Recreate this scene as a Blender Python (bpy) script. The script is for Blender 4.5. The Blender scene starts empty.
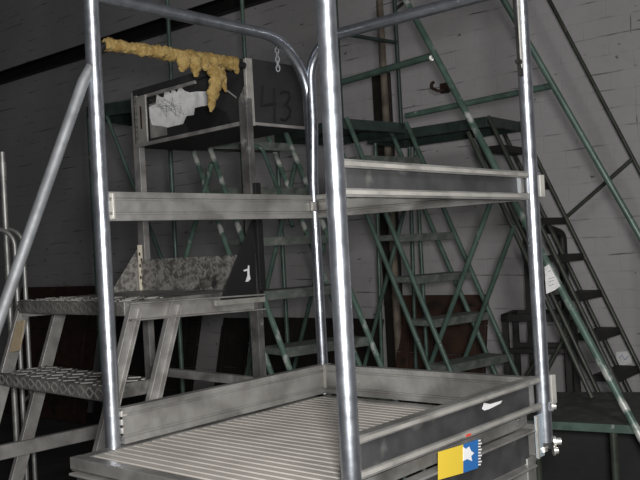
import bpy, math, random
from mathutils import Vector as V, Matrix, noise
random.seed(7)
S = bpy.context.scene
COL = S.collection
F, ROLL, PITCH, EYE = 847.08, 0.0542, 0.0092, 1.6
EYEP = V((0, 0, EYE))
FWD = V((0, math.cos(PITCH), math.sin(PITCH)))
UP0 = V((0, -math.sin(PITCH), math.cos(PITCH)))
RGT = V((1, 0, 0))

def ray(px, py):
    a, b = px - 320, py - 240
    c, s = math.cos(ROLL), math.sin(ROLL)
    u, v = c * a - s * b, s * a + c * b
    return FWD + RGT * (u / F) - UP0 * (v / F)
def at(px, py, d):                       # point of the place seen at a pixel, d metres away
    return EYEP + ray(px, py) * d
def at_h(px, py, h):                     # same, on the level h metres above the floor
    r = ray(px, py)
    return EYEP + r * ((h - EYE) / r.z)

# ------------------------------------------------------------------ wall frame
WO = V((1.966, 5.2, 0)); WD = V((-0.769, 0.639, 0)).normalized(); WN = V((-WD.y, WD.x, 0))
if WN.y > 0: WN = -WN                    # towards the camera
def on_wall(px, py, off=0.0):
    r = ray(px, py); o = WO + WN * off
    return EYEP + r * ((o - EYEP).dot(WN) / r.dot(WN))

# ------------------------------------------------------------------ materials
def mat(name, base, rough=.5, metal=0.0, var=None, vscale=8, vlo=.45, vhi=.65, bump=0.0, bscale=60, rvar=0.0, dirt=None, dscale=3, dlo=.5, dhi=.7, detail=6):
    m = bpy.data.materials.new(name); m.use_nodes = True
    n, l = m.node_tree.nodes, m.node_tree.links
    b = n['Principled BSDF']; b.inputs['Roughness'].default_value = rough; b.inputs['Metallic'].default_value = metal
    tc = n.new('ShaderNodeTexCoord')
    col = None
    def ns(scale, det=detail):
        t = n.new('ShaderNodeTexNoise'); t.inputs['Scale'].default_value = scale; t.inputs['Detail'].default_value = det
        l.new(tc.outputs['Object'], t.inputs['Vector']); return t
    def ramp(src, lo, hi):
        r = n.new('ShaderNodeMapRange'); r.inputs['From Min'].default_value = lo; r.inputs['From Max'].default_value = hi
        l.new(src, r.inputs['Value']); return r.outputs['Result']
    def mix(fac, a, c2):
        x = n.new('ShaderNodeMix'); x.data_type = 'RGBA'
        l.new(fac, x.inputs['Factor'])
        if isinstance(a, tuple): x.inputs['A'].default_value = (*a, 1)
        else: l.new(a, x.inputs['A'])
        x.inputs['B'].default_value = (*c2, 1)
        return x.outputs['Result']
    if var:
        col = mix(ramp(ns(vscale).outputs['Fac'], vlo, vhi), base, var)
    if dirt:
        col = mix(ramp(ns(dscale, 10).outputs['Fac'], dlo, dhi), col if col is not None else base, dirt)
    if col is not None: l.new(col, b.inputs['Base Color'])
    else: b.inputs['Base Color'].default_value = (*base, 1)
    if rvar:
        rr = n.new('ShaderNodeMapRange'); rr.inputs['To Min'].default_value = rough - rvar; rr.inputs['To Max'].default_value = rough + rvar
        rr.inputs['From Min'].default_value = .3; rr.inputs['From Max'].default_value = .7
        l.new(ns(vscale * 1.7).outputs['Fac'], rr.inputs['Value']); l.new(rr.outputs['Result'], b.inputs['Roughness'])
    if bump:
        bp = n.new('ShaderNodeBump'); bp.inputs['Strength'].default_value = bump; bp.inputs['Distance'].default_value = .01
        l.new(ns(bscale).outputs['Fac'], bp.inputs['Height']); l.new(bp.outputs['Normal'], b.inputs['Normal'])
    return m
GALV = mat('galvanised_steel', (.52, .55, .60), .33, .95, (.40, .425, .47), 25, .4, .65, .04, 40, .05, (.24, .25, .27), 14, .62, .8)
GALVD = mat('dulled_galvanised_tube', (.20, .205, .215), .62, .55, (.15, .155, .163), 22, .4, .65, .06, 50, .06, (.15, .15, .155), 14, .6, .8)
ALU = mat('brushed_aluminium', (.34, .335, .32), .4, .6, (.20, .195, .185), 9, .4, .68, .08, 90, .07, (.10, .095, .088), 7, .5, .74)
ALUB = mat('bright_aluminium_edge', (.47, .455, .42), .42, .5, (.30, .29, .27), 16, .45, .7, .03, 60, .05)
DECK = mat('worn_deck_aluminium', (.36, .335, .305), .62, .1, (.28, .26, .236), 7, .4, .7, .06, 120, .05, (.30, .28, .25), 10, .6, .8)
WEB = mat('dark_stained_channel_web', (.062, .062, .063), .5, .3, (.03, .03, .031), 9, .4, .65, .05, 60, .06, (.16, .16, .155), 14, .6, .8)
TREAD = mat('worn_diamond_plate', (.24, .235, .22), .5, .45, (.17, .165, .155), 14, .4, .65, .12, 70, .06, (.05, .047, .043), 9, .55, .7)
DIAM = mat('speckled_diamond_plate', (.33, .318, .298), .5, .4, (.12, .115, .105), 45, .42, .6, .15, 70, .06, (.04, .037, .034), 12, .55, .66)
OLDALU = mat('scuffed_old_aluminium', (.36, .35, .335), .5, .4, (.22, .21, .2), 12, .4, .65, .06, 70, .06, (.07, .065, .06), 7, .58, .75)
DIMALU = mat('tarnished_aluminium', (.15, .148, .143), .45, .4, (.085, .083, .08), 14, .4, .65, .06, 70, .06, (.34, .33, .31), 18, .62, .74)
BLACK = mat('black_paint', (.006, .006, .0065), .6, 0, (.013, .013, .014), 14, .5, .75, .05, 50)
BLACKM = mat('worn_black_panel', (.018, .018, .019), .6, 0, (.034, .034, .035), 8, .5, .8, .05, 50)
NUMB = mat('number_black_paint', (.003, .003, .003), .9, 0)
GREEN = mat('green_hammered_paint', (.09, .14, .118), .4, .1, (.055, .09, .075), 12, .4, .65, .06, 80, .06, (.36, .37, .34), 16, .66, .74)
GREEND = mat('dark_green_paint', (.036, .056, .048), .45, .1, (.022, .036, .031), 12, .4, .65, .06, 80, .06, (.2, .2, .18), 18, .68, .78)
GREENW = mat('worn_green_paint', (.115, .18, .15), .38, .2, (.07, .118, .098), 12, .4, .65, .06, 80, .06, (.52, .53, .5), 11, .56, .68)
OLIVE = mat('dark_olive_paint', (.05, .056, .043), .48, .1, (.03, .034, .027), 12, .4, .65, .06, 80, .06, (.14, .13, .1), 15, .66, .8)
MESHT = mat('green_tread_plate', (.09, .108, .095), .6, .1, (.16, .165, .15), 30, .45, .7, .1, 120, 0, (.02, .024, .02), 9, .58, .75)
PLANK = mat('dirty_platform_boards', (.04, .043, .04), .7, 0, (.075, .075, .07), 18, .45, .7, .15, 60, 0, (.02, .02, .019), 7, .5, .7)
DARKST = mat('blackened_steel', (.009, .0085, .008), .6, .1, (.017, .015, .0135), 14, .45, .7, .06, 60)
CHROME = mat('dull_chrome_tube', (.46, .46, .445), .5, .75, (.32, .32, .31), 18, .45, .7, .02, 50, .05)
RUBBER = mat('black_rubber', (.012, .012, .012), .7)
FOAM = mat('perished_yellow_foam', (.31, .22, .08), .95, 0, (.22, .14, .04), 40, .4, .62, .8, 60, 0, (.46, .36, .16), 22, .58, .72)
PAPER = mat('torn_white_paper', (.74, .74, .74), .8, 0, (.5, .5, .5), 20, .45, .7, .08, 50)
SCRIB = mat('grey_pencil_marks', (.16, .16, .17), .8)
INK = mat('faded_ink', (.10, .10, .13), .8)
CREAM = mat('cream_sticker', (.62, .57, .47), .7, 0, (.45, .4, .33), 30, .45, .7)
TAN = mat('tan_masking_tape', (.50, .40, .26), .75, 0, (.38, .3, .19), 26, .45, .7)
YEL = mat('yellow_label_print', (.58, .42, .04), .5)
BLUE = mat('blue_label_print', (.02, .11, .32), .5)
WHITE = mat('white_label_print', (.66, .66, .66), .5)
RED = mat('red_label_print', (.5, .06, .03), .5)
BOLT = mat('zinc_bolt', (.7, .69, .66), .35, .8, (.45, .42, .38), 60, .45, .7)
BLUEGREY = mat('zinc_corner_plate', (.46, .53, .57), .45, .5, (.36, .42, .46), 20, .45, .7, .04, 50)
WOODB = mat('dark_brown_board', (.055, .027, .017), .6, 0, (.03, .015, .01), 10, .4, .65, .08, 40, 0, (.012, .008, .006), 5, .55, .7)
WOODK = mat('sooty_dark_board', (.014, .011, .0095), .6, 0, (.024, .018, .014), 9, .4, .65, .08, 40)
WOODP = mat('grey_brown_pole_wood', (.20, .165, .13), .7, 0, (.1, .08, .06), 12, .4, .65, .08, 60)
RUST = mat('rusty_steel', (.05, .022, .012), .7, .1, (.02, .012, .01), 30, .4, .65, .1, 80)

def wall_mat():
    m = bpy.data.materials.new('painted_block_wall'); m.use_nodes = True
    n, l = m.node_tree.nodes, m.node_tree.links; b = n['Principled BSDF']; b.inputs['Roughness'].default_value = .75
    tc = n.new('ShaderNodeTexCoord'); sp = n.new('ShaderNodeSeparateXYZ'); cb = n.new('ShaderNodeCombineXYZ')
    l.new(tc.outputs['Object'], sp.inputs[0]); l.new(sp.outputs['X'], cb.inputs['X']); l.new(sp.outputs['Z'], cb.inputs['Y'])
    # wobble of the joints
    nw = n.new('ShaderNodeTexNoise'); nw.inputs['Scale'].default_value = 3.0; l.new(cb.outputs[0], nw.inputs['Vector'])
    vm = n.new('ShaderNodeVectorMath'); vm.operation = 'SCALE'; vm.inputs['Scale'].default_value = .035; l.new(nw.outputs['Color'], vm.inputs[0])
    va = n.new('ShaderNodeVectorMath'); l.new(cb.outputs[0], va.inputs[0]); l.new(vm.outputs[0], va.inputs[1])
    br = n.new('ShaderNodeTexBrick'); br.offset = .5
    for k, v in (('Scale', 1.0), ('Brick Width', .31), ('Row Height', .1137), ('Mortar Size', .005), ('Mortar Smooth', .6), ('Bias', 0.0)): br.inputs[k].default_value = v
    br.inputs['Color1'].default_value = (.43, .415, .42, 1); br.inputs['Color2'].default_value = (.42, .405, .41, 1); br.inputs['Mortar'].default_value = (.41, .395, .40, 1)
    l.new(va.outputs[0], br.inputs['Vector'])
    def noise_(sc, det=6, stretch=1.0):
        t = n.new('ShaderNodeTexNoise'); t.inputs['Scale'].default_value = sc; t.inputs['Detail'].default_value = det
        mp = n.new('ShaderNodeMapping'); mp.inputs['Scale'].default_value = (1, stretch, 1)
        l.new(cb.outputs[0], mp.inputs['Vector']); l.new(mp.outputs[0], t.inputs['Vector']); return t.outputs['Fac']
    def rng(src, lo, hi, a=0., c=1.):
        r = n.new('ShaderNodeMapRange'); r.inputs['From Min'].default_value = lo; r.inputs['From Max'].default_value = hi
        r.inputs['To Min'].default_value = a; r.inputs['To Max'].default_value = c; l.new(src, r.inputs['Value']); return r.outputs['Result']
    def mul(a, c):
        x = n.new('ShaderNodeMath'); x.operation = 'MULTIPLY'; x.use_clamp = True; l.new(a, x.inputs[0])
        if isinstance(c, float): x.inputs[1].default_value = c
        else: l.new(c, x.inputs[1])
        return x.outputs[0]
    def mix(fac, a, c):
        x = n.new('ShaderNodeMix'); x.data_type = 'RGBA'; l.new(fac, x.inputs['Factor']); l.new(a, x.inputs['A']); x.inputs['B'].default_value = (*c, 1); return x.outputs['Result']
    c0 = br.outputs['Color']
    c1 = mix(rng(noise_(1.3, 8), .42, .7, 0, .6), c0, (.34, .335, .33))            # uneven old paint
    c1 = mix(rng(noise_(16, 4), .5, .75, 0, .25), c1, (.30, .29, .29))
    b2 = n.new('ShaderNodeTexBrick'); b2.offset = 0
    for k, v in (('Scale', 1.0), ('Brick Width', 400.), ('Row Height', .1137), ('Mortar Size', .005), ('Mortar Smooth', .3)): b2.inputs[k].default_value = v
    l.new(va.outputs[0], b2.inputs['Vector'])
    crack = mul(b2.outputs['Fac'], rng(noise_(3.4, 7, 1.6), .51, .66))               # joints open only here and there
    c2 = mix(mul(crack, .85), c1, (.07, .062, .06))
    chips = rng(noise_(9, 3, 1.8), .69, .73)
    c3 = mix(mul(chips, .8), c2, (.09, .075, .07))
    l.new(c3, b.inputs['Base Color'])
    bp = n.new('ShaderNodeBump'); bp.inputs['Strength'].default_value = .3; bp.inputs['Distance'].default_value = .005
    inv = n.new('ShaderNodeMath'); inv.operation = 'SUBTRACT'; inv.inputs[0].default_value = 1; l.new(br.outputs['Fac'], inv.inputs[1])
    ad = n.new('ShaderNodeMath'); l.new(inv.outputs[0], ad.inputs[0]); l.new(mul(noise_(22, 6), .6), ad.inputs[1])
    l.new(ad.outputs[0], bp.inputs['Height']); l.new(bp.outputs['Normal'], b.inputs['Normal'])
    return m
WALL = wall_mat()
FLOORM = mat('grimy_concrete', (.055, .052, .05), .8, 0, (.03, .028, .027), 3, .4, .7, .15, 30)

# ------------------------------------------------------------------ mesh building
class MB:
    def __init__(s): s.v, s.f, s.sm, s.mi = [], [], [], []
    def add(s, vs, fs, smooth=False, mi=0):
        o = len(s.v); s.v += [V(x) for x in vs]
        for f in fs: s.f.append([i + o for i in f]); s.sm.append(smooth); s.mi.append(mi)
        return s
    def obox(s, c, ax, mi=0):            # centre and three half-axis vectors
        c = V(c); a, b, d = ax
        vs = [c + a * i + b * j + d * k for i in (-1, 1) for j in (-1, 1) for k in (-1, 1)]
        return s.add(vs, [(0, 1, 3, 2), (4, 6, 7, 5), (0, 4, 5, 1), (2, 3, 7, 6), (0, 2, 6, 4), (1, 5, 7, 3)], mi=mi)
    def bar(s, p, q, w, h, up=V((0, 0, 1)), mi=0):   # rectangular bar, w across, h along 'up'
        p, q = V(p), V(q); t = (q - p); L = t.length; t.normalize()
        sd = t.cross(up).normalized(); u = sd.cross(t).normalized()
        return s.obox((p + q) / 2, (t * L / 2, sd * w / 2, u * h / 2), mi)
    def channel(s, p, q, w, d, t, side, mi=0):      # C-section: web w wide, flanges d deep towards 'side'
        p, q = V(p), V(q); ax = (q - p).normalized(); sd = (V(side) - ax * V(side).dot(ax)).normalized(); wd = ax.cross(sd).normalized()
        prof = [(-w/2, 0), (w/2, 0), (w/2, d), (w/2 - t, d), (w/2 - t, t), (-w/2 + t, t), (-w/2 + t, d), (-w/2, d)]
        return s.sweep2(p, q, [wd * a + sd * b for a, b in prof], mi)
    def sweep2(s, p, q, offs, mi=0):
        n = len(offs); vs = [V(p) + o for o in offs] + [V(q) + o for o in offs]
        fs = [(i, (i + 1) % n, n + (i + 1) % n, n + i) for i in range(n)] + [tuple(range(n - 1, -1, -1)), tuple(range(n, 2 * n))]
        return s.add(vs, fs, mi=mi)
    def tube(s, pts, r, seg=14, mi=0, closed=False, rad=None):
        pts = [V(p) for p in pts]; n = len(pts); rings = []
        t0 = (pts[1] - pts[0]).normalized(); nn = t0.orthogonal().normalized()
        for i, p in enumerate(pts):
            if closed: t = (pts[(i + 1) % n] - pts[i - 1]).normalized()
            elif i == 0: t = t0
            elif i == n - 1: t = (pts[-1] - pts[-2]).normalized()
            else: t = ((pts[i + 1] - p).normalized() + (p - pts[i - 1]).normalized()).normalized()
            nn = (nn - t * nn.dot(t)).normalized(); b = t.cross(nn)
            rr = rad[i] if rad else r
            rings.append([p + (nn * math.cos(2 * math.pi * k / seg) + b * math.sin(2 * math.pi * k / seg)) * rr for k in range(seg)])
        vs = [x for ring in rings for x in ring]; fs = []
        for i in range(n if closed else n - 1):
            j = (i + 1) % n
            for k in range(seg): fs.append((i * seg + k, i * seg + (k + 1) % seg, j * seg + (k + 1) % seg, j * seg + k))
        s.add(vs, fs, True, mi)
        if not closed:
            s.add(rings[0], [tuple(range(seg - 1, -1, -1))], mi=mi); s.add(rings[-1], [tuple(range(seg))], mi=mi)
        return s
    def plate(s, poly, th, nrm=None, mi=0):          # planar polygon given real thickness
        poly = [V(p) for p in poly]; n = len(poly)
        if nrm is None:
            nrm = V((0, 0, 0))
            for i in range(n): nrm += poly[i].cross(poly[(i + 1) % n])
        nrm = nrm.normalized()
        vs = poly + [p + nrm * th for p in poly]
        fs = [tuple(range(n - 1, -1, -1)), tuple(range(n, 2 * n))] + [(i, (i + 1) % n, n + (i + 1) % n, n + i) for i in range(n)]
        return s.add(vs, fs, mi=mi)
    def bolt(s, p, nrm, r=.008, h=.006):
        nrm = V(nrm).normalized(); p = V(p)
        s.tube([p, p + nrm * h * .35], r * 1.35, 14); s.tube([p + nrm * h * .3, p + nrm * h], r, 6)
        return s
    def build(s, name, m, parent=None, bevel=0.0):
        me = bpy.data.meshes.new(name)
        lo = V([min(x[i] for x in s.v) for i in range(3)]); hi = V([max(x[i] for x in s.v) for i in range(3)])
        o0 = V(((lo.x + hi.x) / 2, (lo.y + hi.y) / 2, lo.z))
        me.from_pydata([x - o0 for x in s.v], [], s.f)
        for i, p in enumerate(me.polygons): p.use_smooth = s.sm[i]; p.material_index = s.mi[i]
        for x in (m if isinstance(m, (list, tuple)) else [m]): me.materials.append(x)
        import bmesh
        bm = bmesh.new(); bm.from_mesh(me); bmesh.ops.recalc_face_normals(bm, faces=bm.faces); bm.to_mesh(me); bm.free()
        o = bpy.data.objects.new(name, me); COL.objects.link(o)
        WL[o.name] = o0
        if parent is not None: o.parent = parent; o.location = o0 - WL[parent.name]
        else: o.location = o0
        if bevel:
            b = o.modifiers.new('edge', 'BEVEL'); b.width = bevel; b.segments = 2; b.limit_method = 'ANGLE'; b.angle_limit = .9
        return o
WL = {}
def thing(name, label, cat, loc):
    o = bpy.data.objects.new(name, None); COL.objects.link(o); o.location = loc; o.empty_display_size = .1
    o['label'] = label; o['category'] = cat; WL[o.name] = V(loc); return o
def tag(o, label, cat): o['label'] = label; o['category'] = cat; return o
def plab(o, label): o['label'] = label; return o
def fillet(pts, r, n=8):
    pts = [V(p) for p in pts]; out = [pts[0]]
    for i in range(1, len(pts) - 1):
        a, p, b = pts[i - 1], pts[i], pts[i + 1]
        d1, d2 = (a - p).normalized(), (b - p).normalized()
        ang = d1.angle(d2); L = min(r / math.tan(ang / 2), (a - p).length * .49, (b - p).length * .49); R = L * math.tan(ang / 2)
        c = p + (d1 + d2).normalized() * (R / math.sin(ang / 2))
        s0, s1 = (p + d1 * L) - c, (p + d2 * L) - c
        for k in range(n + 1):
            out.append(c + s0.slerp(s1, k / n).normalized() * R if True else p)
    out.append(pts[-1]); return out
Z = V((0, 0, 1))

# ================================================================== SETTING
def structure(o): o['kind'] = 'structure'; return o
me = MB()
wl = bpy.data.meshes.new('wall_back')
T0, T1_, HH, TH = -5.0, 14.0, 5.2, .2
vs = [(x, y, z) for x in (T0, T1_) for y in (0, TH) for z in (0, HH)]
wl.from_pydata(vs, [], [(0, 1, 3, 2), (4, 6, 7, 5), (0, 4, 5, 1), (2, 3, 7, 6), (0, 2, 6, 4), (1, 5, 7, 3)])
wo = bpy.data.objects.new('wall_back', wl); COL.objects.link(wo); wl.materials.append(WALL)
wo.matrix_world = Matrix.Translation(WO) @ Matrix(((WD.x, -WN.x, 0, 0), (WD.y, -WN.y, 0, 0), (0, 0, 1, 0), (0, 0, 0, 1)))
structure(wo)
fl = MB(); fl.add([(-9, -2.5, -.1), (7, -2.5, -.1), (7, 14.5, -.1), (-9, 14.5, -.1), (-9, -2.5, 0), (7, -2.5, 0), (7, 14.5, 0), (-9, 14.5, 0)],
    [(0, 3, 2, 1), (4, 5, 6, 7), (0, 1, 5, 4), (1, 2, 6, 5), (2, 3, 7, 6), (3, 0, 4, 7)])
structure(fl.build('floor', FLOORM))
tr = MB(); hz = on_wall(0, 80).z
tr.channel(WO + WD * -4.9 + WN * .012 + Z * hz, WO + WD * 13.9 + WN * .012 + Z * hz, .13, .07, .01, WN)
structure(tr.build('trim_1', DARKST))

# ================================================================== WORK PLATFORM (foreground)
PU = V((math.cos(-.7107), math.sin(-.7107), 0)); PV = V((-PU.y, PU.x, 0))
PC = V((.011, 2.07, 0)); PW, PD = .7242, .7719
def P(a, b, z): return PC + PU * (a - .5) * PW + PV * (b - .5) * PD + Z * z
cor = {'L': (0, 0), 'B': (0, 1), 'F': (1, 0), 'R': (1, 1)}
def PP(k, z): return P(*cor[k], z)
wp = thing('work_platform', 'bright galvanised guard-railed work platform with ribbed aluminium deck, nearest in the room', 'work platform', PC)
ZB, ZT = EYE - .517, EYE + .632
R0 = .0185
# guard hoops: left-back, back-right, right-front
for k, r in (('L', .0187), ('F', .0185), ('R', .0176)):
    pz = ZB if k != 'F' else ZB - .1
    o = MB().tube([PP(k, pz), PP(k, ZT + .12)], r, 24).build('post', GALV, wp)
    MB().tube([PP(k, ZT + .118), PP(k, ZT + .128), PP(k, ZT + .134)], r, 18, rad=[r + .001, r + .001, r * .7]).build('post_cap', RUBBER, o)
pts = fillet([PP('L', ZT), PP('B', ZT), PP('B', ZB)], .19, 12)
MB().tube(pts, .0165, 20).build('guard_hoop', GALV, wp)
bb = PP('B', 0) + PU * .012
pts = fillet([PP('B', EYE + .2), bb + Z * (EYE + .38), V((bb.x, bb.y, ZT)), PP('R', ZT)], .15, 10)
MB().tube(pts, .0165, 20).build('guard_hoop', GALV, wp)
MB().tube([PP('F', ZT), PP('R', ZT)], .0165, 20).build('top_rail', GALV, wp)
# channels
def rail(k0, k1, zlo, zhi, name, inner_ref):
    a, b = PP(k0, 0), PP(k1, 0); ax = (b - a).normalized()
    n_in = (PC - (a + b) / 2); n_in.z = 0; n_in = (n_in - ax * n_in.dot(ax)).normalized()
    a = a + ax * .017; b = b - ax * .017
    H = zhi - zlo; t = .006; d = .024; sh = .008
    if k0 == 'F': sh = .02; b = b - ax * .006
    if name == 'toe_board' and k1 != 'R' or name == 'toe_board' and k0 == 'B': sh = .021; zlo -= .011; zhi -= .006; H = zhi - zlo; b = b + ax * (.03 if k0 == 'L' else 0)
    # section: outside channel with lips, ribbed inner face
    prof = [(0, H), (-d, H), (-d, H - .016), (-d + .004, H - .016), (-d + .004, H - t), (-t, H - t), (-t, t), (-d + .004, t), (-d + .004, .016), (-d, .016), (-d, 0), (0, 0),
            (0, .014), (-.004, .016), (-.004, .0195), (-.001, .0215), (-.001, H - .0215), (-.004, H - .0195), (-.004, H - .016), (0, H - .014)]
    m = MB(); m.sweep2(a + Z * zlo, b + Z * zlo, [n_in * (x + sh) + Z * z for x, z in prof])
    o = m.build(name, ALU, wp)
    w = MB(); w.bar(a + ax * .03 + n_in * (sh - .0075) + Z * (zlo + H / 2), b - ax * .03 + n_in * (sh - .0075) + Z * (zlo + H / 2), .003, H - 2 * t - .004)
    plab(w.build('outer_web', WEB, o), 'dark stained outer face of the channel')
    e = MB()
    for zz in (zlo + .0085, zhi - .0085):
        e.bar(a + n_in * (sh - d - .001) + Z * zz, b + n_in * (sh - d - .001) + Z * zz, .003, .0075)
    e.build('flange_lip', ALUB, o)
    return o, a, b, ax, n_in
HT, HB, TT, TB = EYE + .1614, EYE + .0913, EYE - .3483, EYE - .429
for k0, k1 in (('L', 'B'), ('B', 'R'), ('F', 'R')):
    rail(k0, k1, HB, HT, 'mid_rail', PC)
tb = {}
for k0, k1 in (('L', 'B'), ('B', 'R'), ('F', 'R')):
    tb[k0 + k1] = rail(k0, k1, TB, TT, 'toe_board', PC)
# deck with ribs along PU
zd = EYE - .446
dk = MB(); b0, b1 = -.13, 1.0; EM = .035 / PW
prof = []; nrib = 30; y0 = b0 * PD; y1 = (b1 - .07) * PD; pitch = (y1 - y0) / nrib
for i in range(nrib):
    y = y0 + i * pitch
    prof += [(y, 0), (y + pitch * .70, 0), (y + pitch * .76, -.0022), (y + pitch * .94, -.0022)]
prof += [(y1, 0)]
top = len(prof); prof += [(y1, -.03), (y0, -.03)]
base = PC - PV * PD * .5
dk.sweep2(base + PU * (-.5 * PW + .03) + Z * zd, base + PU * (.5 * PW - .05) + Z * zd, [PV * a + Z * z for a, z in prof])
deck = dk.build('deck', DECK, wp)
db = MB()
for a, bend in ((.012 / PW, 1.0), (1 - .045 / PW, .93)):
    db.bar(P(a, b0, zd - .012), P(a, bend, zd - .012), .034, .026)
db.bar(P(-.01, b1 - .05, zd - .012), P(.95, b1 - .05, zd - .012), .034, .026)
db.bar(P(-.01, b0, zd - .012), P(.97, b0, zd - .012), .03, .027)
db.build('deck_border', ALU, wp, .002)
# frame channels below the deck
def under(p, q, nout):
    m = MB(); zc = zd - .075
    m.channel(p + Z * zc, q + Z * zc, .092, .03, .006, nout)
    o = m.build('frame_channel', ALU, wp, .0015)
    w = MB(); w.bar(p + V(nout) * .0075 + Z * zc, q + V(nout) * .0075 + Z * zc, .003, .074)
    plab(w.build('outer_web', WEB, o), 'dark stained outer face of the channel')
    return o
under(P(1, b0, 0) + PU * -.03, P(1, 1, 0) - PV * .05 + PU * -.03, PU)
under(P(0, 1, 0) + PU * .03 + PV * .0, P(1, 1, 0) - PU * .03, PV)
under(P(0, b0, 0) + PU * .004, P(0, 1, 0) - PV * .03, -PU)
under(P(0, b0, 0) + PU * .01, P(1, b0, 0) - PU * .01, -PV)
# legs under the frame
for k in 'LBFR':
    a, b = cor[k]
    c = P(a, b, 0) + PU * (.04 if a == 0 else -.04) + PV * (.04 if b == 0 else -.045)
    c.z = 0; m = MB(); m.bar(c + Z * .012, c + Z * (zd - .1), .045, .045, PU)
    lg = m.build('support_leg', ALU, wp, .003)
    MB().tube([c, c + Z * .03], .034, 16).build('rubber_foot', RUBBER, lg)
# right corner fittings
pr = PP('R', 0)
cpl = MB(); cpl.obox(pr - PV * .032 + PU * .0 + Z * (zd - .048), (PV * .018, PU * .003, Z * .052))
cp = plab(cpl.build('corner_plate', BLUEGREY, wp, .001), 'blue-grey zinc corner plate')
cl = MB(); cl.bar(pr - PV * .05 + PU * .004 + Z * (zd - .1), pr - PV * .05 + PU * .004 + Z * (zd + .004), .004, .006, PV); cl.build('plate_edge', ALUB, cp)
for dz in (.02, -.09):
    MB().bolt(pr + PU * .0185 - PV * .0 + Z * (zd + dz), PU + PV * .9, .009, .012).build('bolt', BOLT, wp)
for zz, hh in ((EYE + .125, .028), (EYE - .385, .036)):
    q = pr + (PU * .45 + PV).normalized() * .030 + Z * zz; oo = (PU * .45 + PV).normalized()
    m = MB(); m.obox(q - oo * .006, (oo * .008, oo.cross(Z) * .014, Z * hh)); m.obox(q + oo * .002, (oo * .004, oo.cross(Z) * .008, Z * hh * .9))
    m.build('rail_clamp', ALUB, wp, .002)
MB().bolt(pr + PU * .013 + PV * .013 + Z * (zd - .07), PU + PV * .6, .01, .02).build('bolt', BOLT, wp)
MB().tube([pr + Z * (ZB - .012), pr + Z * (ZB + .002)], .021, 18).build('post_cap', RUBBER, wp)
MB().bolt(pr - PV * .02 + Z * (ZB - .008), -Z + PU * .3, .011, .012).build('bolt', BOLT, wp)
# flat strip riveted to the top of the right post
m = MB(); q0 = PP('R', EYE + .42) - PV * .021 + PU * .004
m.bar(q0, PP('R', EYE + .60) - PV * .021 + PU * .004, .004, .012, PV)
st = m.build('hanger_strip', ALUB, wp, .001)
m = MB(); m.bar(q0 - PV * .008 + Z * -.02, PP('R', EYE + .60) - PV * .008 - PU * .012, .006, .016, PV); m.build('strip_backing', DARKST, st)
MB().bolt(PP('R', EYE + .435) - PV * .026, -PV, .006, .014).build('bolt', DARKST, st)
# corner block at the back corner, welded plates at posts
for k, (dx, dy) in (('B', (.024, -.012)),):
    q = PP(k, 0) + PU * dx + PV * dy
    m = MB(); m.obox(q + Z * ((TT + TB) / 2), (PU * .004, PV * .014, Z * .036)); m.build('corner_bracket', ALUB, wp, .001)
q = PP('L', 0) + PV * .022 + PU * .012
m = MB()
for zz in (TB + .02, TB + .04, TB + .06): m.obox(q + Z * zz, (PV * .009, PU * .006, Z * .007))
m.build('weld_bead', ALUB, wp, .002)
q = PP('L', 0) + PV * .026 + PU * .011
m = MB(); m.obox(q + Z * (HB + .035), (PV * .004, PU * .004, Z * .032)); m.build('weld_bead', ALUB, wp, .002)
q = PP('B', 0) - PV * .02 + PU * .014
m = MB(); m.obox(q + Z * (HB + .035), (PV * .008, PU * .006, Z * .014)); m.build('weld_bead', ALUB, wp, .002)
# slanting handrail leaving the left post
p0 = at(86, 74, 2.0); p1 = at(-6, 334, 1.87); d = (p1 - p0)
pts = fillet([PP('L', p0.z + .03) , p0 + d * .03, p0 + d * 1.25, p0 + d * 1.25 + V((0, 0, -.9))], .05, 6)
hr = MB().tube(pts, .0135, 18).build('stair_handrail', GALVD, wp)
# stickers on the near (front-right) side
def on_side(px, py, off=.0):             # hit the vertical plane of the front-right side
    o = PP('F', 0) + PU * (.0165 + off); r = ray(px, py)
    return EYEP + r * ((o - EYEP).dot(PU) / r.dot(PU))
o_tb = tb['FR'][0]
stk = [(482, 409), (484, 403), (490, 404), (502, 400.5), (500, 403.5), (489, 409), (484, 410.5)]
m = MB(); m.plate([on_side(x, y, -.026) for x, y in stk], .001, PU); plab(m.build('torn_sticker', WHITE, o_tb), 'torn scrap of white sticker')
def lbl(poly, mt, off, name, par):
    m = MB(); m.plate([on_side(x, y, off) for x, y in poly], .0006, PU); return m.build(name, mt, par)
fr_side = [o for o in wp.children if o.name.startswith('frame_channel')][0]
OFF = -.0135
L0 = lbl([(438, 452), (463, 444.5), (463, 473), (438, 480)], YEL, OFF, 'label_yellow_field', fr_side)
lbl([(463, 444.5), (478, 439), (478, 468), (463, 473)], BLUE, OFF, 'label_blue_field', fr_side)
lbl([(463, 447), (466, 449), (469, 446.5), (471, 451), (474, 453), (471, 456), (472, 461), (467, 459), (463, 461)], WHITE, OFF + .0008, 'label_white_star', fr_side)
m = MB()
for i in range(9):
    y = 440 + i * 3.0
    m.plate([on_side(x, yy, OFF) for x, yy in ((478, y), (480.5 + (i % 2), y - .4), (480.5 + (i % 2), y + 1.1), (478, y + 1.5))], .0006, PU)
m.build('label_serrated_edge', WHITE, fr_side)
m = MB(); m.plate([on_side(x, y, -.009) for x, y in ((466, 434.5), (471, 433), (471, 435.5), (466, 437))], .0006, PU)
plab(m.build('red_mark', RED, o_tb), 'small red mark')

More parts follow.
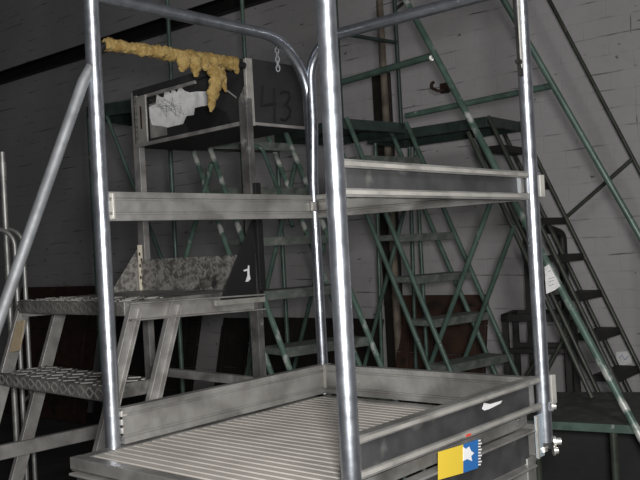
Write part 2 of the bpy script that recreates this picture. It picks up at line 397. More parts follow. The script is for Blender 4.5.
# ================================================================== ALUMINIUM STEP LADDER WITH BLACK BOX (left)
SC = V((math.cos(.8032), math.sin(.8032), 0)); SW = V((-SC.y, SC.x, 0)); SN = V((-.7272, 2.7524, 0))
def Q(a, b, h): return SN + SC * a + SW * b + Z * (EYE + h)
sl = thing('step_ladder', 'scuffed aluminium step ladder with diamond-plate treads topped by black box numbered 43', 'step ladder', SN + SC * .4 + SW * .37)
SWD, H0, RISE, RUN, TD = .7507, -.4144, .27, .0926, .2022
def diamond_tread(a0, a1, h, th, name, mm, b0=0., b1=SWD, bars=True):
    m = MB(); m.obox(Q((a0 + a1) / 2, (b0 + b1) / 2, h - th / 2), (SC * (a1 - a0) / 2, SW * (b1 - b0) / 2, Z * th / 2))
    o = m.build(name, mm, sl, .003)
    if bars:
        m = MB(); k = 0
        nb = int((b1 - b0) / .055); na = max(2, int((a1 - a0) / .05))
        for i in range(nb):
            for j in range(na):
                c = Q(a0 + (j + .5) * (a1 - a0) / na, b0 + (i + .5) * (b1 - b0) / nb, h + .0012)
                d = (SC + SW * (1 if (i + j) % 2 else -1)).normalized()
                e = d.cross(Z); m.obox(c, (d * .021, e * .006, Z * .0018))
            c = Q(a0 - .0012, b0 + (i + .5) * (b1 - b0) / nb, h - th / 2)
            for sg, dz in ((1, .011), (-1, -.011)):
                for k2, off2 in ((1, 0.), (-1, (b1 - b0) / nb / 2)):
                    d = (SW * sg * k2 + Z * .8).normalized(); m.obox(c + Z * dz * .75 + SW * (off2 * .98 - .012), (d * .013, SC * .0016, d.cross(SC) * .003))
        plab(m.build('raised_pattern', OLDALU if h < -.3 else TREAD, o), 'raised bars of the diamond plate')
    return o
diamond_tread(0, TD, H0, .048, 'tread', TREAD)
diamond_tread(RUN, RUN + TD, H0 + RISE, .048, 'tread', TREAD)
BC, BD, BHB, BHT = .6812, .3057, .4878, .744
HP = H0 + RISE
m = MB(); m.obox(Q((RUN + TD + BC) / 2, SWD / 2, HP - .012), (SC * (BC - RUN - TD) / 2, SW * SWD / 2, Z * .012)); m.build('top_platform', TREAD, sl, .002)
for b, sgn in ((0, -1), (SWD, 1)):
    m = MB(); m.channel(Q(RUN + .01, b, HP - .034), Q(BC + .02, b, HP - .05), .062, .03, .006, SW * sgn)
    m.build('side_rail', OLDALU, sl, .002)
    for a, nm in ((RUN + .035, 'front_stringer'), (RUN + .20, 'rear_stringer')):
        top = Q(a, b + sgn * .002, HP - .02); bot = Q(a - RUN / RISE * (HP + EYE), b + sgn * .002, -EYE + .01)
        m = MB(); m.channel(bot, top, .05, .024, .005, SW * sgn); m.build('stringer', OLDALU, sl, .0015)
    ap = BC if b else BC - .02
    m = MB(); m.channel(Q(ap, b, -EYE), Q(ap, b, BHT - .01 if b else .585), .046, .03, .005, SC)
    if not b: m.plate([Q(ap, -.023, .584), Q(ap, .023, .584), Q(ap, -.012, .63)], .005, SC)
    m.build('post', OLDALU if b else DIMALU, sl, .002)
    m = MB(); m.bar(Q(-.14, b, -.72), Q(BC + .02, b, -.72), .03, .055); m.build('base_rail', OLDALU, sl, .003)
for hh in (-.5, -1.2): m = MB(); m.bar(Q(BC, 0, hh), Q(BC, SWD, hh), .025, .035); m.build('cross_brace', OLDALU, sl, .002)
# gussets bracing the posts
tri = [Q(BC - .2, -.018, HP - .035), Q(BC + .02, -.018, HP - .035), Q(BC + .005, -.018, HP + .31)]
m = MB(); m.plate(tri, .005, -SW); g = plab(m.build('gusset', BLACK, sl, .001), 'black painted triangular gusset')
def on_gus(px, py, off=.0):
    o = Q(0, -.0235 - off, 0); r = ray(px, py); return EYEP + r * ((o - EYEP).dot(SW) / r.dot(SW))
mk = [(243.5, 270), (247.5, 268.8), (248, 265.5), (249.2, 265.5), (249.4, 274), (250.5, 279), (248, 281.5), (245.4, 281.8), (247.3, 276), (247.4, 270.8), (243.8, 271.4)]
m = MB(); m.plate([on_gus(x, y) for x, y in mk], .0008, -SW); plab(m.build('painted_mark', WHITE, g), 'white painted mark like a figure one')
m = MB(); m.bar(Q(BC + .004, -.022, HP - .005), Q(BC + .004, -.022, .26), .03, .03, SC); plab(m.build('post_sleeve', BLACK, sl, .002), 'black painted lower sleeve of the right post')
m = MB(); m.bar(Q(BC - .22, -.022, HP - .036), Q(BC + .02, -.022, HP - .04), .012, .02); m.build('gusset_foot', ALUB, sl, .001)
tri = [Q(BC - .17, SWD, HP), Q(BC + .02, SWD, HP), Q(BC + .01, SWD, HP + .2), Q(BC - .01, SWD, HP + .2)]
m = MB(); m.plate(tri, .005, -SW); g2 = m.build('gusset', DIAM, sl, .001)
m = MB(); m.bar(Q(BC - .018, SWD - .013, HP + .0), Q(BC - .018, SWD - .013, HP + .2), .004, .022, SC)
c2 = plab(m.build('cream_sticker', CREAM, sl), 'tall cream sticker with brown blots')
m = MB()
for k in range(6): m.obox(Q(BC - .018 + .004 * (-1) ** k, SWD - .0155, HP + .03 + k * .026), (SC * .004, SW * .0006, Z * .007))
m.build('sticker_blot', RUST, c2)
m = MB(); m.obox(Q(BC - .012, SWD / 2, HP + .065), (SC * .004, SW * SWD / 2, Z * .07)); m.build('back_board', DIAM, sl, .001)
m = MB()
for i in range(int(SWD / .04)):
    for j in range(4):
        d = (SW * (1 if (i + j) % 2 else -1) + Z).normalized()
        m.obox(Q(BC - .0168, .02 + i * .04, HP + .015 + j * .034), (d * .014, SC * .0016, d.cross(SC) * .0035))
m.build('raised_pattern', DIAM, [o for o in sl.children if o.name.startswith('back_board')][0])
# tan tape on the far front stringer
def on_plane(px, py, p, nrm):
    r = ray(px, py); return EYEP + r * ((V(p) - EYEP).dot(nrm) / r.dot(nrm))
# the box
m = MB(); h0, h1 = BHB, BHT; t = .012
A0, A1 = BC, BC + BD
m.obox(Q((A0 + A1) / 2, SWD / 2, h1 - .014), (SC * BD / 2, SW * (SWD / 2 + .006), Z * .014))            # lid
m.obox(Q((A0 + A1) / 2, SWD / 2, h0 + .005), (SC * BD / 2, SW * SWD / 2, Z * .005))                    # bottom
m.obox(Q((A0 + A1) / 2, 0, (h0 + h1) / 2), (SC * BD / 2, SW * .005, Z * (h1 - h0) / 2))               # right side
m.obox(Q((A0 + A1) / 2, SWD, (h0 + h1) / 2), (SC * BD / 2, SW * .005, Z * (h1 - h0) / 2))             # left side
m.obox(Q(A0 + .03, SWD / 2, (h0 + h1) / 2), (SC * .004, SW * SWD / 2, Z * (h1 - h0) / 2))            # recessed front
m.obox(Q(A1 - .004, SWD / 2, (h0 + h1) / 2), (SC * .004, SW * SWD / 2, Z * (h1 - h0) / 2))
box = plab(m.build('tool_box', BLACKM, sl, .002), 'black box open-fronted at the top of the ladder')
m = MB(); m.bar(Q(A0, 0, h0 + .008), Q(A0, SWD, h0 + .008), .012, .016); m.build('bottom_lip', OLDALU, box, .001)
m = MB(); m.bar(Q(A0 + .012, .32, h1 - .036), Q(A0 + .012, SWD - .02, h1 - .036), .012, .014); m.build('top_lip', OLDALU, box, .001)
m = MB(); m.obox(Q(A0 + .004, SWD - .045, (h0 + h1) / 2 - .014), (SC * .004, SW * .042, Z * ((h1 - h0) / 2 - .018))); m.build('side_flange', ALUB, box, .001)
m = MB(); m.obox(Q(A0 - .0005, SWD - .05, (h0 + h1) / 2 + .0), (SC * .0008, SW * .006, Z * .05)); m.build('rust_streak', RUST, box)
m = MB(); m.obox(Q(A0 + .0245, SWD - .14, (h0 + h1) / 2 - .02), (SC * .001, SW * .06, Z * .075)); m.build('bare_metal_patch', OLDALU, box)
m = MB(); m.bar(Q(A0 + .016, -.008, h0 - .005), Q(A0 + .016, -.008, h1 - .002), .006, .032, SC); m.bar(Q(A0 + .001, -.002, h0 - .005), Q(A0 + .001, -.002, h1 - .004), .012, .006, SC)
plab(m.build('corner_angle', ALUB, box, .001), 'worn bright corner angle')
m = MB(); m.bar(Q(A0 + .02, -.006, h0 + .004), Q(A1, -.006, h0 + .004), .006, .012); m.build('bottom_lip', OLDALU, box, .001)
def on_front(px, py, off): return on_plane(px, py, Q(A0 + .0255 - off, 0, 0), SC)
pap = [(149, 107), (156, 104), (157, 94.5), (161, 97), (164, 97.5), (165, 88.5), (171, 93.5), (172.5, 88), (177, 92.5), (180, 86), (185, 91), (190, 92.5), (197, 91.5), (212, 91.5), (212, 104), (203, 106.5), (195, 109), (194, 116), (186, 117), (183, 124), (168, 127.5), (160, 126), (152, 125), (150, 117)]
m = MB(); m.plate([on_front(x, y, .003) for x, y in pap], .0012, -SC); pp = plab(m.build('torn_paper', PAPER, box), 'torn white paper pasted inside the box front')
m = MB()
sc = []
for i in range(34):
    x = 155 + 26 * abs(((i * .31) % 2) - 1) + 8 * math.sin(i * 1.7); y = 107 + 11 * math.sin(i * 2.4) * math.cos(i * .7)
    sc.append(on_front(x, y, .0048))
m.tube(sc, .0008, 5)
m.build('pencil_marks', SCRIB, pp)
blk = [(185, 121), (187, 116), (194, 115), (195, 108), (203, 106), (216, 107), (226, 112), (232, 124), (215, 128), (190, 132)]
m = MB(); m.plate([on_front(x, y, .0045) for x, y in blk], .001, -SC); m.build('paint_blotch', BLACK, box)
m = MB(); m.tube([Q(A0 - .03, .17, h1 - .05), Q(A0 - .005, .05, h0 + .11)], .0035, 8); m.build('stay_rod', OLDALU, box)
# number 43 on the right side
def on_rs(px, py): return on_plane(px, py, Q(0, -.0058, 0), SW)
m = MB()
m.tube([on_rs(x, y) for x, y in ((262.5, 86), (261.8, 98), (261.6, 106), (268, 105), (276, 103.5))], .0055, 8)
m.tube([on_rs(x, y) for x, y in ((274, 88), (274.2, 104), (274.5, 122))], .0055, 8)
m.tube([on_rs(x, y) for x, y in ((280.5, 94), (284, 91.5), (288.5, 92.5), (289.5, 97.5), (287, 103), (283.5, 105), (288, 106.5), (290.5, 111), (289, 117), (285, 120.5), (280.5, 119))], .0055, 8)
plab(m.build('painted_number', NUMB, box), 'hand-painted number 43')
m = MB(); m.tube(fillet([Q(BC - .01, -.012, .71), Q(.035, -.012, .71), Q(.035, -.012, H0)], .05, 8), .0125, 14)
plab(m.build('padded_handrail', BLACK, sl), 'black handrail along the right side')
# tape
fs = Q(RUN + .035 - .03 * RUN / RISE, SWD + .002, 0)
tape = [(17, 321.5), (25, 320), (20.5, 350), (9.5, 353)]
pl = Q(RUN - .012, SWD, 0)
m = MB(); m.plate([on_plane(x, y, Q(.03, SWD + .0, 0) , SC) for x, y in tape], .002, -SC); plab(m.build('masking_tape', TAN, sl), 'tan tape on the left stringer')

# ------------------------------------------------------------------ foam on the handrail
def foam():
    m = MB(); rnd = random.Random(3)
    rowsN, seg = 130, 26
    pa, pb = Q(.06, -.012, .71), Q(BC - .05, -.012, .712)
    ax = (pb - pa).normalized(); sd = ax.cross(Z).normalized()
    vs = []
    for i in range(rowsN):
        t = i / (rowsN - 1); c = pa.lerp(pb, t)
        r = .019 + .006 * t + .006 * noise.noise(V((t * 9, 0, 0)))
        if i in (0, rowsN - 1): r = .0135
        for k in range(seg):
            a = 2 * math.pi * k / seg
            d = sd * math.cos(a) + Z * math.sin(a)
            hang = 0
            if math.sin(a) < -.3: hang = max(0, noise.noise(V((t * 14, 5, k * .2)))) * .03 * t
            rr = max(.0135, r + .006 * noise.noise(V((t * 30, math.cos(a) * 1.5, math.sin(a) * 1.5))) + .005 * noise.noise(V((t * 95, math.cos(a) * 3, math.sin(a) * 3))))
            vs.append(c + d * rr - Z * hang)
    fs = [(i * seg + k, i * seg + (k + 1) % seg, (i + 1) * seg + (k + 1) % seg, (i + 1) * seg + k) for i in range(rowsN - 1) for k in range(seg)]
    m.add(vs, fs, True); m.add(vs[:seg], [tuple(range(seg - 1, -1, -1))]); m.add(vs[-seg:], [tuple(range(seg))])
    # hanging tatters
    def tatter(path, rad, flat=.5, seed=0):
        n = len(path); rings = []
        pts = []
        for i in range(n - 1):
            for k in range(9): pts.append((path[i].lerp(path[i + 1], k / 9), rad[i] + (rad[i + 1] - rad[i]) * k / 9))
        pts.append((path[-1], rad[-1]))
        vv = []; sg = 18
        for i, (p, r) in enumerate(pts):
            for k in range(sg):
                a = 2 * math.pi * k / sg
                d = ax * math.cos(a) + sd * math.sin(a) * flat
                rr = r * (1 + .4 * noise.noise(V((i * .25 + seed, math.cos(a) * 1.3, math.sin(a) * 1.3))) + .28 * noise.noise(V((i * .6 + seed, math.cos(a) * 3, math.sin(a) * 3))))
                vv.append(p + d * rr)
        N = len(pts)
        m.add(vv, [(i * sg + k, i * sg + (k + 1) % sg, (i + 1) * sg + (k + 1) % sg, (i + 1) * sg + k) for i in range(N - 1) for k in range(sg)], True)
        m.add(vv[:sg], [tuple(range(sg - 1, -1, -1))]); m.add(vv[-sg:], [tuple(range(sg))])
    def fp(px, py, off=.012): return on_plane(px, py, Q(0, -.012 - off, 0), SW)
    tatter([fp(213, 66), fp(217, 78), fp(214, 92), fp(212, 104), fp(211, 112)], [.038, .034, .026, .018, .005], .45, 1)
    tatter([fp(221, 68), fp(223, 82), fp(226, 92)], [.022, .016, .005], .5, 7)
    tatter([fp(184, 54), fp(184, 66), fp(182, 72)], [.036, .026, .006], .5, 2)
    tatter([fp(195, 58), fp(196, 68), fp(196, 77)], [.034, .024, .007], .5, 4)
    tatter([fp(231, 61), fp(236, 68), fp(237, 74)], [.024, .017, .006], .5, 5)
    tatter([fp(204, 58), fp(206, 66), fp(206, 71)], [.03, .022, .008], .5, 9)
    o = m.build('foam_padding', FOAM)
    return tag(o, 'tattered yellow foam wrapped along the black handrail above the box', 'foam padding')
foam()

# ------------------------------------------------------------------ chain hanging from the left hoop
m = MB(); c0 = at(276.3, 37, 2.56); n = 8
for i in range(n):
    c = c0 - Z * (i * .0135); r = RGT if i % 2 else (RGT * .35 + V((0, 1, 0)) * .93)
    m.tube([c + r * .0055 * math.cos(a) + Z * .0105 * math.sin(a) for a in [2 * math.pi * k / 12 for k in range(12)]], .0023, 6, closed=True)
tag(m.build('chain', GALVD), 'short steel chain hanging from the top rail in front of the numbered box', 'chain')

# ================================================================== GREEN LADDERS
class Lad:
    def __init__(s, nx, ny, yaw, w, run, h0, td, rise):
        s.N = V((nx, ny, 0)); s.w = V((math.cos(yaw), math.sin(yaw), 0)); s.c = V((-s.w.y, s.w.x, 0))
        s.W, s.run, s.h0, s.td, s.rise = w, run, h0, td, rise
    def at(s, a, b, h): return s.N + s.c * a + s.w * (b * s.W) + Z * (EYE + h)
    def k(s, k, a, b, dz=0): return s.at(s.run * k + s.td * a, b, s.h0 + s.rise * k + dz)
    def floor_k(s): return -(EYE + s.h0) / s.rise
def tread(L, k, par, m1, m2, th=.03):
    m = MB(); m.obox(L.k(k, .5, .5, -th / 2), (L.c * L.td / 2, L.w * L.W / 2, Z * th / 2))
    m.obox(L.k(k, .5, .5, .001), (L.c * L.td * .46, L.w * L.W * .47, Z * .002))
    m.obox(L.k(k, .0, .5, -th / 2 - .004) , (L.c * .004, L.w * L.W / 2, Z * (th / 2 + .006)))
    return m.build('tread', m1, par, .002)
def ladder(L, name, label, mt, mtr, k0, k1, ktop, r=.014, loc=None, rear=True):
    t = thing(name, label, 'ladder', L.at(.2, .5, -EYE))
    kf = L.floor_k() + .06
    for b in (0, 1):
        for a in (0, 1):
            m = MB(); m.tube([L.k(kf, a, b), L.k(ktop, a, b)], r, 12); m.build('stringer', mt, t)
    for k in range(k0, k1 + 1): tread(L, k, t, mtr, mtr)
    return t
# --- A: centre
LA = Lad(.6243, 4.3538, .7034, .492, .112, -.6424, .1498, .23)
ta = ladder(LA, 'rolling_ladder', 'dark green rolling ladder seen face-on behind the platform back rail, brown panel behind its treads', GREEN, MESHT, -3, 5, 6.0)
hp = LA.h0 + LA.rise * 6
m = MB(); a0 = LA.run * 6 + LA.td * .2; a1 = a0 + .62
for b in (-.02, 1.02): m.bar(LA.at(a0, b, hp - .03), LA.at(a1, b, hp - .03), .03, .06)
m.bar(LA.at(a0, -.02, hp - .03), LA.at(a0, 1.02, hp - .03), .03, .06); m.bar(LA.at(a1, -.02, hp - .03), LA.at(a1, 1.02, hp - .03), .03, .06)
m.obox(LA.at((a0 + a1) / 2, .5, hp - .004), (LA.c * .31, LA.w * LA.W * .5, Z * .006)); m.build('top_platform', GREEND, ta, .002)
for b in (0, 1):
    m = MB(); m.tube([LA.at(a0 + .01, b, hp), LA.at(a0 + .01, b, hp + 1.0)], .013, 12); m.build('guard_post', GREEND, ta)
def brace(pa, da, pb, db, par, mm, r=.013):
    u, v = at(*pa, da), at(*pb, db); dd = v - u; bot = u + dd * ((.01 - u.z) / dd.z)
    m = MB(); m.tube([u, bot], r, 12); return m.build('rear_leg', mm, par)
brace((419, 152), 5.14, (382, 297), 5.37, ta, GREEN)
brace((344, 160), 4.85, (314, 285), 5.1, ta, GREEN)
pm = at(419, 215, 5.5); m = MB(); m.tube([V((pm.x, pm.y, .01)), V((pm.x, pm.y, EYE + hp - .03))], .013, 12); m.build('rear_leg', GREEN, ta)
for aa, hh in ((a0 + .01, hp + .5), (a1 + .02, -.95)): m = MB(); m.tube([LA.at(aa, 0, hh), LA.at(aa, 1, hh)], .012, 12); m.build('cross_tube', GREEND, ta)
# --- C: centre-left
LC = Lad(-.1922, 3.7445, .6387, .4997, .1429, -.4375, .1672, .25)
tc_ = ladder(LC, 'rolling_ladder', 'worn green rolling ladder standing behind the step ladder and left rear post, pale scraped stringers', GREENW, MESHT, -3, 4, 4.6)
hp = LC.h0 + LC.rise * 5; a0 = LC.run * 4.7; a1 = a0 + .55
m = MB()
for b in (-.02, 1.02): m.bar(LC.at(a0, b, hp - .03), LC.at(a1, b, hp - .03), .03, .06)
m.bar(LC.at(a0, -.02, hp - .03), LC.at(a0, 1.02, hp - .03), .03, .06); m.bar(LC.at(a1, -.02, hp - .03), LC.at(a1, 1.02, hp - .03), .03, .06)
m.obox(LC.at((a0 + a1) / 2, .5, hp - .004), (LC.c * .275, LC.w * LC.W * .5, Z * .006)); m.build('top_platform', GREEND, tc_, .002)
brace((212, 163), 4.17, (186, 257), 4.36, tc_, GREENW)
brace((297, 158), 4.48, (265, 295), 4.72, tc_, GREEN)
m = MB(); m.tube(fillet([LC.k(3.9, 0, .35, .0), LC.k(3.9, 0, .62, 0), LC.k(2.2, 0, .62, .0)], .03, 5), .011, 10); m.build('inner_brace', GREEN, tc_)
# --- D: along the wall, right
LD = Lad(1.5376, 4.5633, .8953, .4089, .0966, -.7787, .1279, .22)
td = ladder(LD, 'rolling_ladder', 'dark olive ladder climbing along the wall at the right, behind the bright green tube', OLIVE, DARKST, -3, 6, 6.8, .0135)
hp = LD.h0 + LD.rise * 6.8; a0 = LD.run * 6.8; a1 = a0 + .86
m = MB()
for b in (0, 1): m.bar(LD.at(a0, b, hp - .03), LD.at(a1, b, hp - .03), .03, .06)
m.bar(LD.at(a0, 0, hp - .03), LD.at(a0, 1, hp - .03), .03, .06); m.bar(LD.at(a1, 0, hp - .03), LD.at(a1, 1, hp - .03), .03, .06)
m.obox(LD.at((a0 + a1) / 2, .5, hp - .004), (LD.c * .43, LD.w * LD.W * .5, Z * .006)); m.build('top_platform', GREEND, td, .002)
hd = 1.27
m = MB(); m.tube(fillet([LD.at(a1, 1, hp + .9), LD.at(a0, 1, hp + hd), LD.k(-1.1, 0, 1, hd), LD.k(-1.1, 0, 1, .0)], .08, 6), .012, 12); m.build('handrail', OLIVE, td)
m = MB(); m.tube([LD.k(4, 0, 1), LD.k(0.0, 0, 1, hd)], .012, 12)
m.v, m.f, m.sm, m.mi = [], [], [], []
e1 = LD.k(-.35, 0, 1, hd); m.tube([LD.k(4, 0, 1), e1], .012, 12); m.build('handrail_brace', OLIVE, td)
for b in (0, 1):
    m = MB(); m.tube([LD.at(a1 - .05, b, hp - .02), LD.at(a1 + .02, b, -EYE + .01)], .013, 12); m.build('rear_leg', GREEN, td)
# --- B: big green frame at the right
h = -.8
tbp = thing('platform_ladder', 'green ladder frame with long scraped diagonal tube and low platform at bottom right', 'ladder', at_h(600, 425, EYE + h) * 1.0 - Z * (EYE + h))
q0, q1 = at(420, 27, 4.4), at(638, 432, 3.45); d = q1 - q0
foot = q0 + d * ((q0.z - .8) / (q0.z - q1.z)) if False else q1
low = q0 + d * ((q0.z - .015) / (q0.z - q1.z))
m = MB(); m.tube([q0 - d * .12, low], .0165, 16); plab(m.build('diagonal_tube', GREENW, tbp), 'long green tube with paint scraped to metal')
r0, r1 = at(532, 49, 3.9), at(640, 236, 3.72); d3 = r1 - r0
low3 = r0 + d3 * ((r0.z - .015) / (r0.z - r1.z))
m = MB(); m.tube([r0 - d3 * .3, low3], .0145, 14); m.build('diagonal_tube', GREEN, tbp)
m = MB(); m.tube([at(406, 116, 4.5), at(551, 86, 3.92)], .0155, 14); m.build('cross_rail', GREEN, tbp)
m = MB(); m.tube([at(334, 84.5, 4.98), at(432, 56, 4.38)], .019, 14); m.build('cross_rail', GREEN, tbp)
m = MB(); m.tube([at(468, 132, 4.55), at(592, 398, 4.02)], .012, 12); m.build('rear_strut', OLIVE, tbp)
brace((499, 180), 4.04, (432, 360), 4.5, tbp, GREEN)
brace((514, 226), 4.3, (487, 299), 4.5, tbp, GREEN)
m = MB(); m.bolt(at(432, 58, 4.36) , V((-.2, -1, 0)), .011, .02); m.build('bolt', BOLT, tbp)
e0, e1 = at_h(520, 420.5, EYE + h), at_h(660, 427.5, EYE + h)
g0, g1 = at_h(520, 392, EYE + h), at_h(668, 392, EYE + h)
m = MB(); m.plate([e0, e1, g1, g0], -.03, Z); m.v = m.v; dkp = m.build('low_platform', PLANK, tbp)
m = MB(); dn = (e1 - e0).normalized(); m.bar(e0 - Z * .014, e1 - Z * .014, .012, .034); plab(m.build('front_edge', GREEN, dkp, .001), 'green painted front edge')
for p in (e0.lerp(e1, .12), e0.lerp(e1, .68), g0.lerp(g1, .1), g0.lerp(g1, .85)):
    q = p + (g0 + g1 - e0 - e1).normalized() * (.03 if (p - e0).length < 1e9 and p in (e0,) else 0)
    m = MB(); m.tube([V((p.x, p.y, 0)), V((p.x, p.y, EYE + h - .03))], .016, 12); m.build('leg', OLIVE, tbp)
m = MB(); m.plate([g0 - Z * .03, g1 - Z * .03, V((g1.x, g1.y, .05)), V((g0.x, g0.y, .05))], .012); m.build('added_shade_panel', BLACK, tbp)  # added black sheet standing in for the shade under the low platform
# --- E: far-left green stand
te = thing('platform_ladder', 'dark green platform stand far back at left, half hidden behind the black box', 'ladder', V((at(150, 110, 5.6).x, at(150, 110, 5.6).y, 0)))
hE = at(103, 106, 5.6).z - EYE
c1 = at(88, 105, 5.6); c1.z = EYE + hE; c2 = at(240, 113, 5.1); c2.z = EYE + hE
dn = (c2 - c1).normalized(); bk = V((-dn.y, dn.x, 0)) * .45
m = MB(); m.plate([c1, c2, c2 + bk, c1 + bk], .012, Z); dE = m.build('top_platform', MESHT, te)
m = MB()
for p, q in ((c1, c2), (c1 + bk, c2 + bk), (c1, c1 + bk), (c2, c2 + bk)): m.bar(p - Z * .04, q - Z * .04, .03, .08)
m.build('frame', GREEND, te, .002)
for p in (c1, c1.lerp(c2, .55), c2, c2 + bk):
    m = MB(); m.tube([V((p.x, p.y, .005)), p - Z * .05], .0145, 12); m.build('leg', GREEN, te)
for t in (.50, .98):
    p = c1.lerp(c2, t) + bk * .3; m = MB(); m.tube([p, p + Z * 1.0], .013, 12); m.build('guard_post', GREEN, te)
m = MB(); m.tube([c1.lerp(c2, .12) - Z * .05, c1.lerp(c2, .48) - Z * 1.1], .0125, 12); m.build('diagonal_brace', GREEN, te)

# ------------------------------------------------------------------ chrome hoops at the left edge
ch = thing('tubular_handrail', 'pale tubular handrail hoops at the left edge beside the step ladder', 'handrail', V((at(5, 300, 4.0).x, at(5, 300, 4.0).y, 0)))
for (xr, yt, dd, wdt) in ((17.5, 229, 4.0, .30), (26, 229, 4.2, .30)):
    a = at(xr, 300, dd); hh = at(8, yt, dd).z; a.z = .0
    b = a - V((wdt, -.05, 0))
    m = MB(); m.tube(fillet([a, V((a.x, a.y, hh)), V((b.x, b.y, hh)), b], .085, 10), .0115, 12); m.build('hoop', CHROME, ch)
a = at(9.5, 300, 4.1); a.z = 0; tp = at(1, 152, 4.1).z
m = MB(); m.tube([a, V((a.x, a.y, tp))], .0145, 12); m.tube([V((a.x, a.y, tp - .14)), V((a.x, a.y, tp - .05))], .018, 12); m.build('upright', CHROME, ch)
m = MB(); u = at(17.5, 300, 4.0); v = at(26, 300, 4.2); m.tube([V((u.x, u.y, .95)), V((v.x, v.y, .95))], .009, 10); m.tube([V((a.x, a.y, 1.05)), V((u.x, u.y, 1.05))], .009, 10); m.build('tie_bar', CHROME, ch)

# ------------------------------------------------------------------ boards leaning on the wall
def board(x0, x1, ytop, mm, label, name='wooden_board', th=.03, off=.06, lean=.22, battens=2, ytop2=None):
    p0 = on_wall(x0, ytop, off + .03); p1 = on_wall(x1, ytop2 if ytop2 else ytop, off + .03); ht = (p0.z + p1.z) / 2
    a = V((p0.x, p0.y, 0)); b = V((p1.x, p1.y, 0)); L = (b - a).length; dn = (b - a).normalized()
    base_a, base_b = a + WN * lean, b + WN * lean
    up = (a + Z * ht - base_a); H = up.length; up.normalize(); nn = dn.cross(up).normalized()
    if nn.dot(WN) < 0: nn = -nn
    t = thing(name, label, 'board', (base_a + base_b) / 2)
    m = MB(); n = max(3, int(H / .2)); g = H / n
    for i in range(n):
        m.obox((base_a + base_b) / 2 + up * (g * (i + .5)) + nn * (th / 2), (dn * L / 2, up * (g / 2 - .002), nn * th / 2))
    m.build('panel', mm, t, .003)
    for k in range(battens):
        f = .12 + .76 * k / max(1, battens - 1)
        m = MB(); m.obox(base_a.lerp(base_b, f) + up * (H * .49) + nn * (th + .009), (dn * .03, up * H * .44, nn * .01)); m.build('batten', mm, t, .002)
    return t
board(24, 104, 289, WOODB, 'dark brown boarded panel leaning on the wall at far left behind the steps', ytop2=284, lean=.3)
board(112, 205, 297, WOODK, 'sooty black boarded panel leaning on the wall behind the top step', ytop2=300, lean=.3)
board(226, 252, 318, WOODK, 'narrow black board leaning on the wall below the black gusset', lean=.25)
board(262, 384, 320, WOODK, 'wide low black panel leaning on the wall behind the pale-scraped green ladder', ytop2=316, lean=.28)
board(402, 489, 297, WOODB, 'reddish brown panel leaning on the wall behind the face-on green ladder', ytop2=293, lean=.24)
# plank and pole standing by the wall
def upright(px, ytop, wpx, off, mm, name, label, d=.03, cap=True):
    p = on_wall(px, ytop, off); z = p.z; p.z = 0; dist = p.y; w = wpx * dist / F
    t = MB(); e = RGT
    t.obox(p + Z * z / 2, (WD * w / 2, WN * d / 2, Z * z / 2))
    for k in range(4): t.obox(p + Z * (z * (.2 + .2 * k)) + WN * (d / 2 + .003), (WD * w * .5, WN * .004, Z * .012))
    o = t.build(name, mm, None, .004); return tag(o, label, 'plank' if 'plank' in name else 'pole')
upright(381, 74, 21, .03, WOODK, 'wooden_plank', 'tall dark plank standing upright against the wall behind the green frames')
p = on_wall(379.5, 0, .17); z = p.z; p.z = 0
m = MB(); m.tube([p, p + Z * (z * .5), p + Z * z], .026, 12, rad=[.03, .028, .025]); m.tube([p + Z * 1.2, p + Z * 1.23], .031, 12)
tag(m.build('wooden_pole', WOODP), 'grey-brown round pole standing in front of the tall dark plank', 'pole')

# ------------------------------------------------------------------ dark steel stand and bent pipe at right
ws = thing('steel_stand', 'low blackened steel stand with a tall back post beside the right post', 'stand', V((at(535, 317, 4.95).x, at(535, 317, 4.95).y, 0)))
zs = at(504, 318, 4.95).z
A_ = at(505, 318, 4.95); B_ = at(566, 318, 4.8); dn = (B_ - A_); dn.z = 0; dn.normalize(); bk = V((-dn.y, dn.x, 0)) * .26
A_.z = B_.z = 0
for p in (A_, B_, A_ + bk, B_ + bk):
    m = MB(); m.bar(p, p + Z * zs, .034, .034, dn); m.build('leg', DARKST, ws, .003)
m = MB()
for p, q in ((A_, B_), (A_ + bk, B_ + bk), (A_, A_ + bk), (B_, B_ + bk)): m.bar(p - (q - p).normalized() * .02 + Z * zs, q + (q - p).normalized() * .02 + Z * zs, .04, .045)
m.build('top_frame', DARKST, ws, .003)
zc = at(520, 350, 4.95).z
m = MB(); m.bar(A_ + Z * zc, B_ + Z * zc, .03, .03); m.bar(A_ + bk + Z * zc, B_ + bk + Z * zc, .03, .03); m.build('cross_bar', DARKST, ws, .003)
m = MB(); m.tube([A_.lerp(B_, .55) + Z * (zc - .17) - bk * .05, B_ + Z * (zc + .1) - bk * .05], .013, 10); m.tube([A_.lerp(B_, .2) + Z * (zc - .2) - bk * .05, A_.lerp(B_, .6) + Z * (zc + .0) - bk * .05], .013, 10); m.build('diagonal_brace', OLIVE, ws)
pq = A_.lerp(B_, .27) + bk
m = MB(); m.bar(V((pq.x, pq.y, 0)), V((pq.x, pq.y, at(520, 227, 5.0).z)), .038, .038, dn); m.obox(V((pq.x, pq.y, at(520, 229, 5.0).z)) , (dn * .03, bk.normalized() * .025, Z * .012)); m.build('back_post', DARKST, ws, .003)
bp_ = [at(569, 400, 5.3), at(563, 262, 5.3), at(562, 234, 5.3), at(546, 228, 5.25)]
g = bp_[0].copy(); g.x += 0; bot = bp_[1].copy(); bot.z = .0
m = MB(); m.tube(fillet([bot, bp_[2], bp_[3]], .05, 8), .028, 14); m.tube([bp_[1] - Z * .02, bp_[1] + Z * .02], .034, 14)
pipe = m.build('bent_pipe', DARKST); tag(pipe, 'dark standpipe with an elbow at its top behind the olive ladder treads', 'pipe')

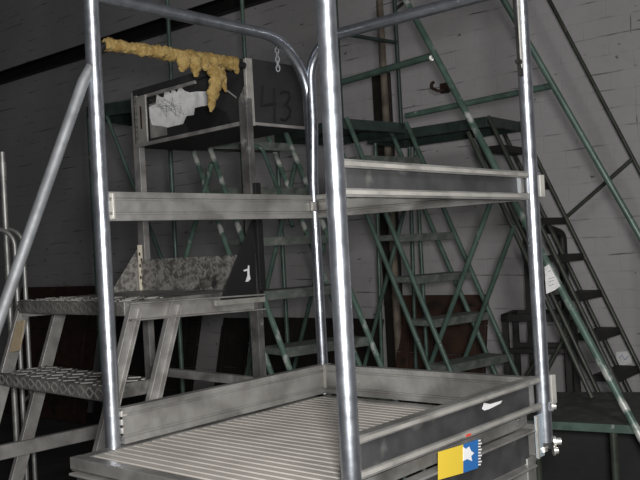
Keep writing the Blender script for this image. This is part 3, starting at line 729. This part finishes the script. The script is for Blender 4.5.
# ------------------------------------------------------------------ paper tag, wall note, wall hook
def T1at(px):                              # point on the long green tube
    f_ = (px - 420) / 218; return q0 + d * f_
nf = ray(552, 278).normalized() * -1
pc = at(552, 279, 3.72)
def tp_(x, y): return on_plane(x, y, pc + nf * .0, nf)
m = MB(); m.plate([tp_(x, y) for x, y in ((544.5, 267), (549, 264.5), (560.5, 286), (555, 290), (546.2, 294))], .0012, nf)
tg = tag(m.build('paper_tag', PAPER), 'white paper tag stuck to the long green diagonal tube right of the right post', 'paper tag')
m = MB()
for (x, y, l) in ((548, 272, 3), (548.5, 279, 6), (549, 282, 5), (549, 286, 5)):
    m.tube([tp_(x, y) + nf * .0015, tp_(x + l / 2, y - 1.0) + nf * .0015, tp_(x + l, y - 1.8) + nf * .0015], .001, 5)
m.build('written_lines', INK, tg)
m = MB(); m.plate([on_wall(x, y, .002) for x, y in ((616, 352), (631, 351), (632, 364), (617, 366))], .0015, WN)
nt = tag(m.build('paper_note', PAPER), 'small white paper note with blue scribble on the wall at far right', 'paper note')
m = MB(); m.tube([on_wall(x, y, .004) for x, y in ((619, 358), (622, 355), (625, 360), (628, 356))], .002, 5); m.build('blue_scribble', BLUE, nt)
hk = [on_wall(444, 90, .03), on_wall(438, 91, .06), on_wall(432, 88, .06), on_wall(431, 84, .06), on_wall(434, 82, .06)]
m = MB(); m.tube(fillet(hk, .02, 4), .011, 10); m.obox(on_wall(445, 88, .012), (WD * .035, WN * .012, Z * .035))
tag(m.build('wall_hook', RUST), 'rusty hook fixed to the wall right of the upper green joint', 'hook')

for o in (ta, tc_, td): o['group'] = 'green rolling ladders'
for o in (tbp, te): o['group'] = 'green platform ladders'
for o in [x for x in COL.objects if x.name.startswith('wooden_board')]: o['group'] = 'boards leaning on the wall'
# ================================================================== CAMERA, LIGHT, WORLD
cam = bpy.data.cameras.new('camera'); co = bpy.data.objects.new('camera', cam); COL.objects.link(co)
cam.sensor_fit = 'HORIZONTAL'; cam.sensor_width = 36; cam.lens = F / 640 * 36; cam.clip_start = .02
c, s = math.cos(ROLL), math.sin(ROLL)
cr = RGT * c + UP0 * s; cu = UP0 * c - RGT * s
cr, cu = RGT * c - (UP0 * -1) * 0, cu
# image right = c*R + s*(image-down of unrolled); image down axis is -UP0
cr = RGT * c + (-UP0) * s
cu = UP0 * c + RGT * s
bz = -FWD
co.matrix_world = Matrix(((cr.x, cu.x, bz.x, 0), (cr.y, cu.y, bz.y, 0), (cr.z, cu.z, bz.z, EYE), (0, 0, 0, 1)))
S.camera = co
def area(name, loc, target, size, energy, color=(1, 1, 1)):
    l = bpy.data.lights.new(name, 'AREA'); l.size = size; l.energy = energy; l.color = color
    o = bpy.data.objects.new(name, l); COL.objects.link(o); o.location = loc
    o.rotation_euler = (V(target) - V(loc)).to_track_quat('-Z', 'Y').to_euler(); return o
area('camera_flash', (.07, -.03, EYE + .06), (0.15, 3, 1.6), .16, 78, (1, .985, .97))
area('added_fill_light', (.9, -1.2, 3.6), (0.2, 2.6, 1.2), 1.0, 70, (1, .985, .97))  # unseen light added above and behind the camera to fill the deck
W = bpy.data.worlds.new('dim_warehouse'); S.world = W; W.use_nodes = True
W.node_tree.nodes['Background'].inputs['Color'].default_value = (.95, 1, 1.08, 1); W.node_tree.nodes['Background'].inputs['Strength'].default_value = .02
vs_ = S.view_settings; vs_.view_transform = 'Standard'; vs_.look = 'None'; vs_.exposure = 0; vs_.gamma = 1; vs_.use_curve_mapping = False
